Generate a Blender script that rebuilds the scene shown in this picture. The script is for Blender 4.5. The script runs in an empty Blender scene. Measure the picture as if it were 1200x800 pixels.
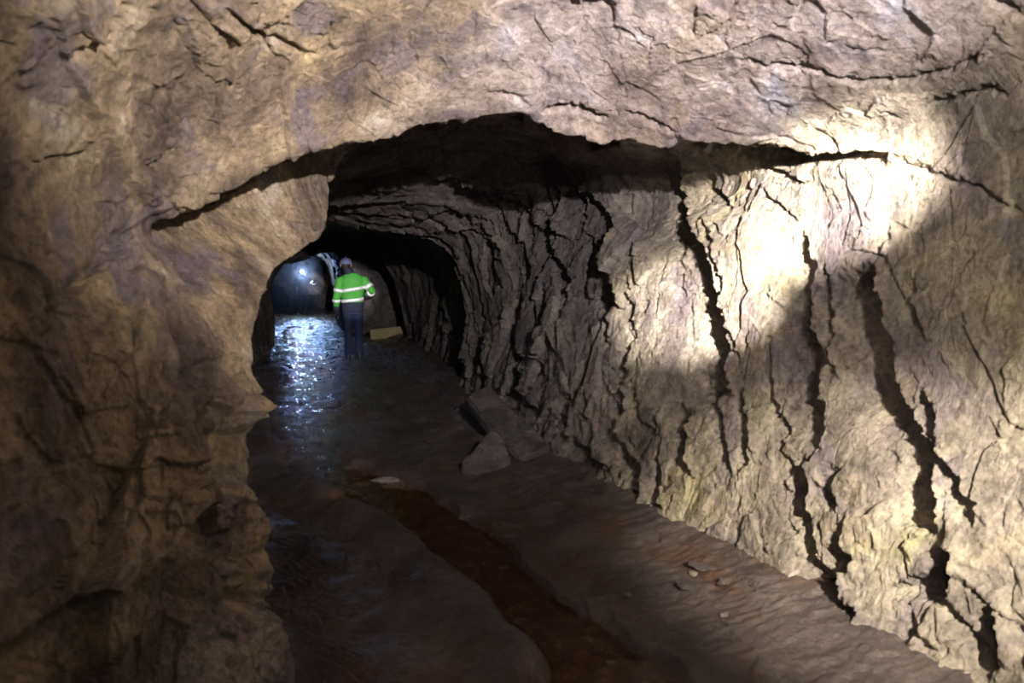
import bpy, bmesh, math, random
import numpy as np
from mathutils import Vector, Matrix

random.seed(7)
C = bpy.context.scene.collection
PI = math.pi

# ------------------------------------------------------------------ camera
FPX = 800.0                      # focal length in pixels of the 1200 px wide frame
PHI = math.atan(85 / FPX)        # pitch down
PSI = math.atan(210 / FPX * math.cos(PHI))   # yaw right of the tunnel axis
H = 1.6
CF = np.array([math.sin(PSI) * math.cos(PHI), math.cos(PSI) * math.cos(PHI), -math.sin(PHI)])
CR = np.array([math.cos(PSI), -math.sin(PSI), 0.0])
CU = np.cross(CR, CF)
CAM = np.array([0.0, 0.0, H])


def at(px, py, Y):
    """world point seen at a photo pixel, on the cross-section y = Y of the tunnel"""
    r = CF + CR * (px - 600) / FPX + CU * (400 - py) / FPX
    return tuple(CAM + r * (Y / r[1]))


def ground(px, py, z=0.0):
    r = CF + CR * (px - 600) / FPX + CU * (400 - py) / FPX
    return tuple(CAM + r * ((z - H) / r[2]))


cam = bpy.data.cameras.new('camera')
cam.sensor_width = 36
cam.lens = 36 * FPX / 1200
cam.clip_start = 0.05
co = bpy.data.objects.new('camera', cam)
C.objects.link(co)
co.location = CAM
co.rotation_euler = (PI / 2 - PHI, 0, -PSI)
cam.dof.use_dof = True
cam.dof.focus_distance = 8.0
cam.dof.aperture_fstop = 2.6
bpy.context.scene.camera = co

# ------------------------------------------------------------------ noise
rng = np.random.RandomState(11)
PERM = rng.permutation(256).astype(np.int32)
PERM2 = np.concatenate([PERM, PERM, PERM])
GR = rng.normal(size=(256, 3)).astype(np.float32)
GR /= np.linalg.norm(GR, axis=1)[:, None]
GR *= 1.5
RV = rng.rand(256, 3).astype(np.float32)
RV2 = (rng.rand(256, 4).astype(np.float32) * 2 - 1)


def hsh(x, y, z):
    return PERM2[PERM2[PERM2[x & 255] + (y & 255)] + (z & 255)]


def perlin(p):
    f = np.floor(p)
    i = f.astype(np.int32)
    t = (p - f).astype(np.float32)
    u = t * t * t * (t * (t * 6 - 15) + 10)
    out = np.zeros(len(p), np.float32)
    for dx in (0, 1):
        wx = u[:, 0] if dx else 1 - u[:, 0]
        for dy in (0, 1):
            wy = u[:, 1] if dy else 1 - u[:, 1]
            for dz in (0, 1):
                wz = u[:, 2] if dz else 1 - u[:, 2]
                g = GR[hsh(i[:, 0] + dx, i[:, 1] + dy, i[:, 2] + dz)]
                out += wx * wy * wz * (g[:, 0] * (t[:, 0] - dx) + g[:, 1] * (t[:, 1] - dy) + g[:, 2] * (t[:, 2] - dz))
    return out


def fbm(p, octv=4, gain=0.5, ridged=False):
    a, s, out = 1.0, 0.0, 0
    q = p.astype(np.float32)
    for k in range(octv):
        n = perlin(q)
        if ridged:
            n = 1 - 2 * np.abs(n)
        out = out + a * n
        s += a
        a *= gain
        q = q * 2.03 + 17.3
    return out / s


def facets(p, tilt=1.0, step=0.6):
    """broken-rock pattern: every cell is a tilted plane at its own height"""
    f = np.floor(p)
    i = f.astype(np.int32)
    t = (p - f).astype(np.float32)
    best = np.full(len(p), 9.0, np.float32)
    sec = np.full(len(p), 9.0, np.float32)
    val = np.zeros(len(p), np.float32)
    for dx in (-1, 0, 1):
        for dy in (-1, 0, 1):
            for dz in (-1, 0, 1):
                h = hsh(i[:, 0] + dx, i[:, 1] + dy, i[:, 2] + dz)
                r = RV[h]
                ox, oy, oz = t[:, 0] - dx - r[:, 0], t[:, 1] - dy - r[:, 1], t[:, 2] - dz - r[:, 2]
                d = ox * ox + oy * oy + oz * oz
                g = RV2[h]
                v = tilt * (g[:, 0] * ox + g[:, 1] * oy + g[:, 2] * oz) + step * g[:, 3]
                m = d < best
                sec = np.where(m, best, np.minimum(sec, d))
                val = np.where(m, v, val)
                best = np.where(m, d, best)
    return val, np.sqrt(sec) - np.sqrt(best)


def sm(a, b, x):
    t = np.clip((x - a) / (b - a), 0, 1)
    return t * t * (3 - 2 * t)


# ------------------------------------------------------------------ materials
def mat(name):
    m = bpy.data.materials.new(name)
    m.use_nodes = True
    nt = m.node_tree
    for n in list(nt.nodes):
        nt.nodes.remove(n)
    o = nt.nodes.new('ShaderNodeOutputMaterial')
    b = nt.nodes.new('ShaderNodeBsdfPrincipled')
    nt.links.new(b.outputs[0], o.inputs[0])
    return m, nt, b


def nd(nt, typ, **kw):
    n = nt.nodes.new(typ)
    ins = kw.pop('ins', {})
    for k, v in kw.items():
        setattr(n, k, v)
    for k, v in ins.items():
        if isinstance(v, bpy.types.NodeSocket):
            nt.links.new(v, n.inputs[k])
        else:
            n.inputs[k].default_value = v
    return n


def noise(nt, vec, scale, detail=5, rough=0.6, dist=0.0):
    return nd(nt, 'ShaderNodeTexNoise', ins={'Vector': vec, 'Scale': scale, 'Detail': detail, 'Roughness': rough, 'Distortion': dist}).outputs['Fac']


def ramp(nt, fac, stops, interp='LINEAR'):
    r = nd(nt, 'ShaderNodeValToRGB', ins={'Fac': fac})
    cr = r.color_ramp
    cr.interpolation = interp
    while len(cr.elements) < len(stops):
        cr.elements.new(0.5)
    for e, (pos, col) in zip(cr.elements, stops):
        e.position = pos
        e.color = (*col, 1) if len(col) == 3 else col
    return r.outputs['Color']


def mix(nt, fac, a, b, mode='MIX'):
    n = nd(nt, 'ShaderNodeMix', data_type='RGBA', blend_type=mode)
    for k, v in ((0, fac), (6, a), (7, b)):
        if isinstance(v, bpy.types.NodeSocket):
            nt.links.new(v, n.inputs[k])
        else:
            n.inputs[k].default_value = v if k == 0 else (*v, 1)
    return n.outputs[2]


def mth(nt, op, a, b=0.0, clamp=False):
    n = nd(nt, 'ShaderNodeMath', operation=op, use_clamp=clamp)
    for k, v in ((0, a), (1, b)):
        if isinstance(v, bpy.types.NodeSocket):
            nt.links.new(v, n.inputs[k])
        else:
            n.inputs[k].default_value = v
    return n.outputs[0]


def g(v):
    return (v, v, v)


def rng_(nt, val, a, b, lo=0.0, hi=1.0):
    return nd(nt, 'ShaderNodeMapRange', interpolation_type='SMOOTHSTEP',
              ins={'Value': val, 'From Min': a, 'From Max': b, 'To Min': lo, 'To Max': hi}).outputs[0]


def rock_material(name, pale, mid, dark, patch, patch2, rough=0.72, white=0.5, streak=(1, 1, 1), bump=1.0):
    m, nt, b = mat(name)
    pos = nd(nt, 'ShaderNodeNewGeometry').outputs['Position']
    mp = nd(nt, 'ShaderNodeMapping', ins={'Vector': pos, 'Scale': streak}).outputs[0]
    n1 = noise(nt, mp, 1.6, 6, 0.62, 0.6)
    c = ramp(nt, n1, [(0.3, dark), (0.48, mid), (0.66, pale)])
    n2 = noise(nt, pos, 1.1, 4, 0.55, 0.3)
    c = mix(nt, rng_(nt, n2, 0.5, 0.66), c, patch)
    n3 = noise(nt, nd(nt, 'ShaderNodeMapping', ins={'Vector': pos, 'Location': (7, 3, 1)}).outputs[0], 2.3, 5, 0.6, 0.5)
    c = mix(nt, rng_(nt, n3, 0.54, 0.7), c, patch2)
    # mineral specks and grains
    n4 = noise(nt, pos, 28, 5, 0.7)
    c = mix(nt, 0.75, c, ramp(nt, n4, [(0.28, g(0.42)), (0.5, g(1.0)), (0.72, g(1.45))]), 'MULTIPLY')
    n5 = noise(nt, mp, 7, 7, 0.7, 0.9)
    c = mix(nt, 0.8, c, ramp(nt, n5, [(0.3, g(0.45)), (0.5, g(1.0)), (0.7, g(1.35))]), 'MULTIPLY')
    n6 = noise(nt, pos, 5.5, 9, 0.78, 0.3)
    c = mix(nt, mth(nt, 'MULTIPLY', rng_(nt, n6, 0.63, 0.74), white), c, (0.62, 0.6, 0.58))
    nt.links.new(c, b.inputs['Base Color'])
    b.inputs['Roughness'].default_value = rough
    b.inputs['Specular IOR Level'].default_value = 0.35
    h1 = noise(nt, mp, 22, 8, 0.72, 0.4)
    h2 = noise(nt, pos, 90, 4, 0.65)
    b1 = nd(nt, 'ShaderNodeBump', ins={'Strength': 0.75 * bump, 'Distance': 0.035, 'Height': h1})
    b2 = nd(nt, 'ShaderNodeBump', ins={'Strength': 0.5 * bump, 'Distance': 0.008, 'Height': h2, 'Normal': b1.outputs[0]})
    nt.links.new(b2.outputs[0], b.inputs['Normal'])
    return m


M_LEFT = rock_material('ochre_rock', (0.40, 0.31, 0.20), (0.25, 0.185, 0.125), (0.095, 0.068, 0.055), (0.36, 0.25, 0.12), (0.20, 0.165, 0.15), white=0.55)
M_CEIL = rock_material('pinkish_rock', (0.48, 0.40, 0.34), (0.34, 0.275, 0.235), (0.19, 0.15, 0.14), (0.34, 0.30, 0.33), (0.42, 0.33, 0.20), white=0.35)
M_RIGHT = rock_material('buff_rock', (0.37, 0.33, 0.26), (0.24, 0.205, 0.165), (0.12, 0.10, 0.09), (0.38, 0.33, 0.20), (0.19, 0.16, 0.165), white=0.2, streak=(1, 1.5, 0.6), bump=0.8)


def flat_mat(name, col, rough=0.7, metal=0.0, var=0.25, scale=30, bump=0.3, dist=0.004):
    m, nt, b = mat(name)
    tc = nd(nt, 'ShaderNodeTexCoord').outputs['Object']
    n = noise(nt, tc, scale, 4, 0.6)
    c = mix(nt, var, col, ramp(nt, n, [(0.3, g(0.3)), (0.7, g(1.0))]), 'MULTIPLY')
    nt.links.new(c, b.inputs['Base Color'])
    b.inputs['Roughness'].default_value = rough
    b.inputs['Metallic'].default_value = metal
    bp = nd(nt, 'ShaderNodeBump', ins={'Strength': bump, 'Distance': dist, 'Height': n})
    nt.links.new(bp.outputs[0], b.inputs['Normal'])
    return m


# ------------------------------------------------------------------ the tunnel shell
def shift(pt, dx=0, dy=0, dz=0):
    return (pt[0] + dx, pt[1] + dy, pt[2] + dz)


def row(y, xs, zs):
    return [(x, y, z) for x, z in zip(xs, zs)]


ZS = [-.35, .1, .5, 1.0, 1.4, 1.8, 2.3, 2.7, 2.9, 2.9, 2.75, 2.4, 1.9, 1.2, .5, -.35]
rows = []   # (control row, number of mesh rows in the gap before it)
rows.append((row(-3.2, [.3, .2, .2, .2, .2, .3, .4, .6, .8, 1.0, 1.1, 1.2, 1.3, 1.3, 1.3, 1.2],
                 [-.35, .1, .4, .8, 1.1, 1.3, 1.5, 1.6, 1.65, 1.65, 1.6, 1.5, 1.3, 1.0, .4, -.35]), 0))
rows.append((row(-2.4, [-.6, -.7, -.8, -.8, -.8, -.7, -.5, -.1, .5, 1.2, 1.8, 2.2, 2.3, 2.3, 2.2, 2.1], ZS), 6))
rows.append((row(-1.0, [-1.0, -1.1, -1.2, -1.2, -1.1, -1.0, -.8, -.3, .3, 1.1, 1.9, 2.5, 2.6, 2.6, 2.45, 2.2], ZS), 10))
rows.append((row(.6, [-.65, -.7, -.78, -.8, -.8, -.75, -.6, -.3, .3, 1.0, 1.8, 2.4, 2.5, 2.5, 2.35, 2.1], ZS), 36))
rows.append(([(-.62, 1.5, -.35), (-.66, 1.55, .1), (-.76, 1.6, .5), (-.84, 1.65, 1.0), (-.88, 1.7, 1.4), (-.88, 1.7, 1.8),
              (-.84, 1.7, 2.2), (-.45, 2.0, 2.75), (.3, 2.2, 3.12), (1.0, 2.1, 3.12), (1.82, 1.6, 2.85), (2.4, 1.45, 2.38),
              (2.5, 1.4, 1.85), (2.47, 1.4, 1.2), (2.33, 1.35, .5), (2.05, 1.3, -.35)], 100))
rows.append(([(-.46, 1.95, -.35), (-.50, 2.0, .1), (-.62, 2.15, .5), (-.74, 2.25, 1.0), (-.80, 2.3, 1.4), (-.86, 2.4, 1.76),
              (-.80, 2.55, 2.12), (-.38, 2.8, 2.55), (.35, 2.95, 2.86), (1.05, 2.95, 2.90), (1.86, 2.45, 2.64), (2.42, 2.1, 2.25),
              (2.5, 2.05, 1.82), (2.42, 2.0, 1.2), (2.27, 1.95, .5), (1.98, 1.9, -.35)], 160))
rows.append(([(-.3, 2.2, -.35), (-.27, 2.25, .1), (-.38, 2.4, .5), (-.50, 2.5, 1.0), (-.60, 2.6, 1.4), (-.70, 2.8, 1.7),
              (-.66, 3.0, 1.98), (-.27, 3.22, 2.3), (.35, 3.42, 2.60), (1.05, 3.42, 2.64), (1.87, 3.05, 2.46), (2.42, 2.55, 2.21),
              (2.46, 2.5, 1.82), (2.38, 2.45, 1.2), (2.2, 2.4, .5), (1.94, 2.3, -.35)], 125))
lip = [(-.25, 2.4, -.35), at(270, 800, 2.42), at(250, 680, 2.6), at(240, 520, 2.75), at(225, 400, 2.9), at(185, 265, 3.1),
       at(245, 245, 3.3), at(340, 194, 3.5), at(470, 157, 3.7), at(615, 138, 3.75), at(800, 168, 3.45), at(955, 178, 3.0),
       (2.42, 2.9, 1.82), (2.32, 2.85, 1.2), (2.15, 2.8, .5), (1.92, 2.75, -.35)]
rows.append((lip, 110))
dl = [(0, .05, 0), (.04, .05, 0), (.03, .06, 0), (.03, .07, 0), (.03, .08, 0), (-.09, .24, .02), (-.22, .46, .18), (-.18, .50, .45),
      (0, .16, .38), (.05, .16, .42), (.16, .15, .3), (.03, .12, .0), (0, .12, 0), (0, .12, 0), (0, .12, 0), (0, .12, 0)]
rows.append(([shift(a, *b) for a, b in zip(lip, dl)], 26))
rows.append(([(-.2, 2.6, -.35), at(345, 800, 2.6), at(310, 670, 2.8), at(303, 520, 3.0), at(300, 400, 3.35), at(314, 335, 3.7),
              at(378, 265, 4.4), at(393, 190, 4.7), at(480, 130, 4.3), at(600, 100, 4.3), at(765, 140, 4.0), at(890, 200, 3.6),
              (2.3, 3.5, 1.82), (2.2, 3.45, 1.2), (2.05, 3.4, .5), (1.85, 3.35, -.35)], 130))
rows.append(([(-.7, 3.0, -.35), (-.75, 3.0, .1), (-.85, 3.2, .5), (-.95, 3.5, 1.0), (-1.0, 3.8, 1.4), (-.9, 4.2, 1.78),
              (-.45, 4.8, 2.15), (-.1, 4.95, 2.55), at(480, 140, 4.9), at(600, 140, 4.95), at(735, 175, 4.6), at(830, 225, 4.3),
              (2.2, 4.25, 1.75), (2.08, 4.2, 1.2), (1.9, 4.1, .5), (1.7, 4.0, -.35)], 84))
rows.append((row(5.6, [-1.0, -1.0, -1.08, -1.1, -1.05, -.92, -.55, 0, 0, 0, 0, 2.02, 1.98, 1.86, 1.72, 1.5],
                 [-.35, .1, .5, 1.0, 1.4, 1.8, 2.2, 0, 0, 0, 0, 2.0, 1.65, 1.1, .5, -.35]), 125))
for k, q in ((7, (400, 192)), (8, (480, 172)), (9, (580, 168)), (10, (665, 205))):
    rows[-1][0][k] = at(q[0], q[1], 5.6)
r9 = row(8.6, [-1.2, -1.2, -1.25, -1.25, -1.2, -1.05, -.6] + [0] * 9, [-.35, .1, .5, 1.0, 1.4, 1.75, 2.05] + [0] * 9)
for k, q in ((7, (388, 258)), (8, (440, 266)), (9, (490, 278)), (10, (525, 298)), (11, (540, 330)), (12, (544, 365)), (13, (543, 410)), (14, (540, 445))):
    r9[k] = at(q[0], q[1], 8.6)
r9[15] = (1.5, 8.6, -.35)
rows.append((r9, 150))
out = [(-.1, 0), (-.1, 0), (-.1, 0), (-.1, 0), (-.1, 0), (-.1, .05), (-.05, .12), (0, .16), (0, .17), (.05, .17), (.14, .12), (.18, .05), (.2, 0), (.2, 0), (.2, 0), (.15, 0)]
rows.append(([(p[0] + o[0], p[1] + .14, p[2] + o[1]) for p, o in zip(r9, out)], 12))
rows.append((row(11.8, [-1.3, -1.35, -1.4, -1.4, -1.35, -1.2, -.8, -.35, .1, .6, 1.1, 1.55, 1.72, 1.74, 1.68, 1.5],
                 [-.35, .1, .5, 1.0, 1.4, 1.8, 2.1, 2.25, 2.3, 2.3, 2.2, 2.0, 1.65, 1.1, .5, -.35]), 64))
r14 = row(14.6, [-1.2, -1.2, -1.2, -1.25, -1.2, -1.0] + [0] * 10, [-.35, .1, .5, 1.0, 1.4, 1.7] + [0] * 10)
for k, q in ((6, (355, 303)), (7, (378, 293)), (8, (402, 290)), (9, (426, 293)), (10, (448, 303)), (11, (461, 322)), (12, (468, 345)), (13, (474, 372)), (14, (479, 398))):
    r14[k] = at(q[0], q[1], 14.6)
r14[15] = (1.55, 14.6, -.35)
rows.append((r14, 52))
rows.append(([(p[0] + o[0] * 1.3, p[1] + .18, p[2] + o[1] * 1.6) for p, o in zip(r14, out)], 10))
rows.append((row(16.8, [-1.6, -1.6, -1.7, -1.75, -1.7, -1.6, -1.1, -.6, .0, .6, 1.15, 1.6, 1.8, 1.8, 1.75, 1.7],
                 [-.35, .1, .5, 1.0, 1.4, 1.8, 2.2, 2.4, 2.45, 2.45, 2.35, 2.1, 1.7, 1.1, .5, -.35]), 24))
rows.append((row(17.6, [-1.8, -1.8, -1.9, -1.95, -1.9, -1.8, -1.6, -1.3, -1.0, -.6, -.2, .1, .25, .3, .3, .3],
                 [-.35, .1, .5, 1.0, 1.4, 1.8, 2.1, 2.2, 2.25, 2.25, 2.2, 2.0, 1.7, 1.1, .5, -.35]), 70))
rows.append((row(22, [-2.8, -2.8, -2.9, -2.9, -2.9, -2.8, -2.5, -2.1, -1.6, -1.1, -.5, -.1, .05, .1, .1, .1],
                 [-.35, .1, .5, 1.0, 1.4, 1.8, 2.1, 2.2, 2.25, 2.25, 2.2, 2.0, 1.7, 1.1, .5, -.35]), 44))
rows.append((row(27.5, [-4.0, -4.0, -4.1, -4.1, -4.0, -3.8, -3.5, -3.1, -2.6, -1.9, -1.2, -.7, -.4, -.2, .2, .3],
                 [-.35, .1, .5, 1.0, 1.4, 1.8, 2.1, 2.2, 2.25, 2.25, 2.2, 2.0, 1.7, 1.1, .5, -.35]), 40))
rows.append((row(30, [-4.0, -4.0, -3.8, -3.6, -3.4, -3.2, -3.0, -2.8, -2.6, -2.4, -2.2, -2.0, -1.9, -1.8, -1.8, -1.8],
                 [-.35, .0, .2, .4, .6, .8, .9, 1.0, 1.0, 1.0, .9, .8, .6, .4, .1, -.35]), 16))

NET = np.array([r[0] for r in rows], float)
COLN = [30, 60, 90, 85, 80, 85, 100, 120, 120, 110, 95, 90, 115, 110, 85]    # mesh columns per control gap
COLSTART = np.concatenate([[0], np.cumsum(COLN)])


def pchip(P, counts):
    """monotone cubic through the control rows P[k], counts[k] samples in gap k"""
    D = np.diff(P, axis=0)
    S = np.zeros_like(P)
    a, b = D[:-1], D[1:]
    ok = a * b > 0
    S[1:-1] = np.where(ok, 2 * a * b / np.where(ok, a + b, 1), 0)
    S[0], S[-1] = D[0], D[-1]
    outp = []
    for k, n in enumerate(counts):
        t = (np.arange(n) / n).reshape((-1,) + (1,) * (P.ndim - 1))
        h00, h10, h01, h11 = 2 * t**3 - 3 * t**2 + 1, t**3 - 2 * t**2 + t, -2 * t**3 + 3 * t**2, t**3 - t**2
        outp.append(h00 * P[k] + h10 * S[k] + h01 * P[k + 1] + h11 * S[k + 1])
    outp.append(P[-1:])
    return np.concatenate(outp)


G1 = pchip(NET, [r[1] for r in rows[1:]])
G2 = np.swapaxes(pchip(np.swapaxes(G1, 0, 1), COLN), 0, 1)      # (NV, NU, 3)
NV, NU = G2.shape[:2]


def normals(G):
    du = np.gradient(G, axis=1)
    dv = np.gradient(G, axis=0)
    n = np.cross(dv, du)
    n /= np.linalg.norm(n, axis=2)[..., None] + 1e-9
    return n


def blur(A, k, axis):
    c = np.cumsum(np.concatenate([np.repeat(A.take([0], axis), k, axis), A, np.repeat(A.take([-1], axis), k, axis)], axis), axis)
    n = A.shape[axis]
    w = 2 * k + 1
    hi = c.take(range(w - 1, w - 1 + n), axis)
    lo = np.concatenate([np.zeros_like(c.take([0], axis)), c.take(range(0, n - 1), axis)], axis)
    return (hi - lo) / w


NRM = normals(G2)
NRM = blur(blur(NRM, 9, 0), 9, 1)
NRM /= np.linalg.norm(NRM, axis=2)[..., None] + 1e-9
mid = G2.mean(axis=1, keepdims=True)
mid[..., 2] = 1.2
if ((mid - G2) * NRM).sum() < 0:
    NRM = -NRM                                                   # now points into the tunnel

pts = G2.reshape(-1, 3).astype(np.float32)
X, Y, Z = pts[:, 0], pts[:, 1], pts[:, 2]
colid = np.tile(np.arange(NU), NV)
uc = np.interp(colid, COLSTART, np.arange(16)).astype(np.float32)    # control column coordinate 0..15
w_right = sm(9.8, 11.2, uc)
w_left = 1 - sm(6.3, 7.6, uc)
w_ceil = np.clip(1 - w_right - w_left, 0, 1)
w_near = 1 - sm(2.9, 3.9, Y)                                     # the front chamber
w_far = sm(3.6, 5.0, Y)

sq = 1 - 0.5 * (1 - sm(6.5, 15.0, uc)) * (1 - sm(3.7, 5.0, Y))
pn = pts.copy()
pn[:, 1] = 3.2 + (Y - 3.2) * sq
wn = np.stack([perlin(pn * 1.4 + s) for s in (3.1, 37.7, 71.3)], 1)
wn2 = np.stack([perlin(pn * 5.5 + s) for s in (13.1, 47.7, 81.3)], 1)
q = pn + 0.13 * wn + 0.025 * wn2
disp = np.zeros(len(pts), np.float32)
# broad waves
disp += 0.07 * fbm(pts * 0.9 + 5, 3)
# big broken blocks
sc = np.where(w_right[:, None] > 0.5, np.array([[2.2, 2.4, 1.25]], np.float32), np.array([[2.3, 2.3, 2.3]], np.float32))
fa, ea = facets(q * np.array([[2.1, 2.2, 1.5]], np.float32), 1.0, 0.5)
amp_a = 0.050 * w_right * (0.40 + 0.60 * w_far) + w_left * (0.065 * w_near + 0.05 * w_far) + w_ceil * (0.035 * w_near + 0.045 * w_far)
plain = np.exp(-((X - 2.15) / .45) ** 2 - ((Z - 2.45) / .3) ** 2) * w_near
disp += amp_a * fa * (1 - .85 * plain)
fb, eb = facets(q * np.array([[6.5, 6.5, 4.6]], np.float32) + 9, 1.0, 0.45)
amp_b = 0.011 * w_right + w_left * (0.026 * w_near + 0.016 * w_far) + w_ceil * (0.015 * w_near + 0.014 * w_far)
lowright = w_right * (1 - sm(.3, 1.0, Z))
disp += (amp_b + 0.014 * lowright) * fb
fc, ec = facets((q + 0.02 * wn2) * np.array([[15, 15, 12]], np.float32) + 31, 1.0, 0.45)
amp_c = 0.0045 + 0.0075 * w_left * w_near + 0.004 * w_ceil * w_near + 0.005 * lowright - 0.0015 * w_right
disp += amp_c * fc
# slabs stepping back towards the far end, like rings of the tunnel
lw = perlin(pts * np.array([[.9, .9, .9]], np.float32) + 2.2)
lw2 = perlin(pts * 2.6 + 7.7)
lw3 = perlin(pts * 9.0 + 1.7)
for per, amp, off, tilt in ((0.62, 0.085, 0.0, 0.10), (0.27, 0.030, 5.0, -0.08), (0.13, 0.007, 9.0, 0.05)):
    s = (Y + tilt * Z + 0.34 * lw + 0.06 * lw2 * (per / 0.3) ** 0.5 + 0.012 * lw3) / per + off
    saw = s - np.floor(s)
    m = np.clip(0.5 + 1.3 * perlin(pts * np.array([[1.3, 1.3, 0.7]], np.float32) / (per * 1.6) ** 0.5 + off), 0, 1)
    k = w_right * (0.10 + 0.55 * w_far) + w_ceil * w_far + 0.4 * w_left * w_far
    disp += amp * m * (saw - 0.5) * k * (1 + 0.6 * sm(7, 12, Y))
# knobbly left buttress
disp += w_left * w_near * (0.040 * fbm(pn * 2.6 + 50, 3, 0.55) + 0.018 * fbm(q * 7.0 + 5, 2, 0.5, True))
SIL = [(300, 300), (370, 292), (400, 298), (440, 297), (468, 308), (495, 322), (503, 303), (530, 298), (560, 285), (580, 305), (600, 312), (628, 313), (645, 303), (668, 321), (690, 318), (698, 306), (730, 343), (800, 360)]
# grain
disp += 0.009 * fbm(pn * 9 + 3, 3, 0.55) + 0.0035 * fbm(pts * 38 + 3, 2, 0.6)

# --- the individual fractures of this tunnel, each traced on the rock face it crosses
rel = pts - CAM[None].astype(np.float32)
dep = rel @ CF.astype(np.float32)
vis = dep > 0.5
U_ = np.where(vis, 600 + FPX * (rel @ CR.astype(np.float32)) / np.maximum(dep, 0.5), -9999).astype(np.float32)
V_ = np.where(vis, 400 - FPX * (rel @ CU.astype(np.float32)) / np.maximum(dep, 0.5), -9999).astype(np.float32)
jit = 1.0
JU = perlin(np.stack([U_ / 9, V_ / 9, Y * 0], 1)) * 4 + perlin(np.stack([U_ / 3.5, V_ / 3.5, Y * 0 + 4], 1)) * 2.0 + perlin(np.stack([U_ / 26, V_ / 26, Y * 0 + 8], 1)) * 5
JV = perlin(np.stack([U_ / 9, V_ / 9, Y * 0 + 30], 1)) * 4 + perlin(np.stack([U_ / 3.5, V_ / 3.5, Y * 0 + 34], 1)) * 2.0

STEPS = [   # (points, step depth m, recovery width px, rows it lies on: ymin, ymax)
    ([(822, 182), (837, 207), (857, 245)], .05, 8),
    ([(770, 168), (792, 184), (800, 205), (807, 230), (804, 250), (814, 273), (830, 296), (836, 342), (845, 370), (852, 400), (853, 447), (860, 468)], .20, 40),
    ([(817, 250), (830, 275), (840, 300), (847, 335), (840, 350), (857, 395), (872, 425)], .05, 8),
    ([(885, 215), (915, 240), (940, 265)], .03, 6),
    ([(945, 268), (952, 297), (961, 311), (952, 330), (952, 385), (962, 405), (960, 447), (966, 500), (960, 530)], .11, 20),
    ([(970, 305), (971, 345), (976, 392), (969, 420), (982, 447)], .05, 9),
    ([(1042, 262), (1047, 280), (1036, 292), (1042, 307)], .04, 6),
    ([(1027, 305), (1030, 320), (1035, 345), (1040, 387), (1050, 402), (1050, 447), (1080, 500), (1092, 530), (1092, 562), (1101, 590), (1092, 630)], .20, 30),
    ([(1080, 450), (1097, 482), (1100, 530), (1120, 555), (1127, 575), (1145, 590), (1143, 622)], .08, 14),
    ([(1092, 638), (1122, 650), (1113, 675), (1110, 712)], .24, 34),
    ([(1110, 700), (1130, 730), (1150, 760)], .07, 8),
    ([(1162, 705), (1172, 740), (1171, 765), (1160, 800)], .16, 20),
    ([(943, 530), (947, 570), (947, 612), (952, 650), (962, 682), (975, 700)], .12, 17),
    ([(984, 618), (984, 665)], .10, 9),
    ([(1003, 652), (982, 682), (986, 700), (1008, 718), (993, 750)], .22, 20),
    ([(995, 542), (975, 570), (982, 597)], .05, 12),
    ([(636, 172), (650, 186), (672, 205), (695, 225), (715, 242), (724, 267), (712, 297), (712, 315), (718, 337), (731, 364)], .26, 34),
    ([(675, 212), (684, 245), (682, 270), (706, 293)], .10, 10),
    ([(716, 330), (708, 352), (712, 380), (705, 412)], .07, 8),
    ([(812, 300), (785, 317), (791, 337), (794, 357)], .035, 5),
    ([(737, 315), (737, 350), (746, 390), (737, 410), (725, 430)], .06, 8),
    ([(757, 347), (754, 372)], .04, 5),
    ([(735, 400), (737, 415), (725, 427), (730, 450), (725, 487), (717, 507), (735, 535), (750, 547), (745, 562), (750, 592)], .12, 10),
    ([(712, 435), (707, 450), (717, 472), (722, 490)], .06, 7),
    ([(668, 450), (667, 465), (666, 510), (692, 532), (715, 552)], .12, 9),
    ([(600, 405), (615, 420), (607, 450), (620, 470), (637, 492)], .14, 10),
    ([(820, 484), (800, 497), (802, 532), (815, 562)], .10, 9),
    ([(825, 425), (827, 450), (847, 485), (850, 520), (862, 562)], .06, 8),
    ([(867, 450), (877, 495), (880, 540), (865, 564)], .06, 8),
    ([(770, 547), (772, 580), (780, 600)], .08, 8),
    ([(905, 430), (908, 470), (922, 500), (918, 530)], .05, 7),
    ([(740, 440), (745, 470), (752, 495), (775, 510)], .04, 7),
    ([(890, 330), (905, 350), (918, 360), (928, 380)], .02, 5),
    ([(876, 380), (878, 400), (882, 415)], .03, 5),
    ([(818, 370), (826, 395), (824, 420)], .05, 6),
    ([(1100, 330), (1073, 350), (1078, 375), (1090, 390)], .03, 8),
    ([(1080, 320), (1072, 355)], .03, 8),
    ([(455, 192), (487, 192), (515, 210), (550, 212), (580, 222), (605, 237), (620, 255), (642, 280), (655, 305), (668, 330)], .14, 14),
    ([(542, 215), (560, 232), (580, 242), (597, 270), (612, 290), (621, 310), (620, 322), (605, 340), (610, 357), (600, 400), (612, 417), (607, 450)], .12, 11),
    ([(612, 230), (650, 267), (677, 295)], .07, 8),
    ([(447, 257), (475, 260), (512, 247), (545, 252), (565, 270), (587, 292), (595, 320)], .10, 11),
    ([(487, 275), (522, 268), (555, 272), (580, 295)], .12, 11),
    ([(380, 262), (407, 272), (450, 279), (485, 282), (522, 297), (530, 325), (521, 355), (522, 405), (517, 442)], .14, 10),
    ([(562, 355), (545, 380), (544, 420), (552, 457)], .10, 8),
    ([(595, 355), (590, 375), (567, 397), (565, 445)], .10, 9),
    ([(672, 322), (645, 355), (632, 392), (627, 420), (642, 445)], .11, 10),
    ([(395, 232), (420, 240), (450, 236), (480, 245)], .06, 7),
    ([(790, 160), (870, 168), (920, 176), (960, 178), (1045, 176)], .14, 9),
    ([(880, 187), (920, 202), (952, 217)], .04, 5),
]
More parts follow.
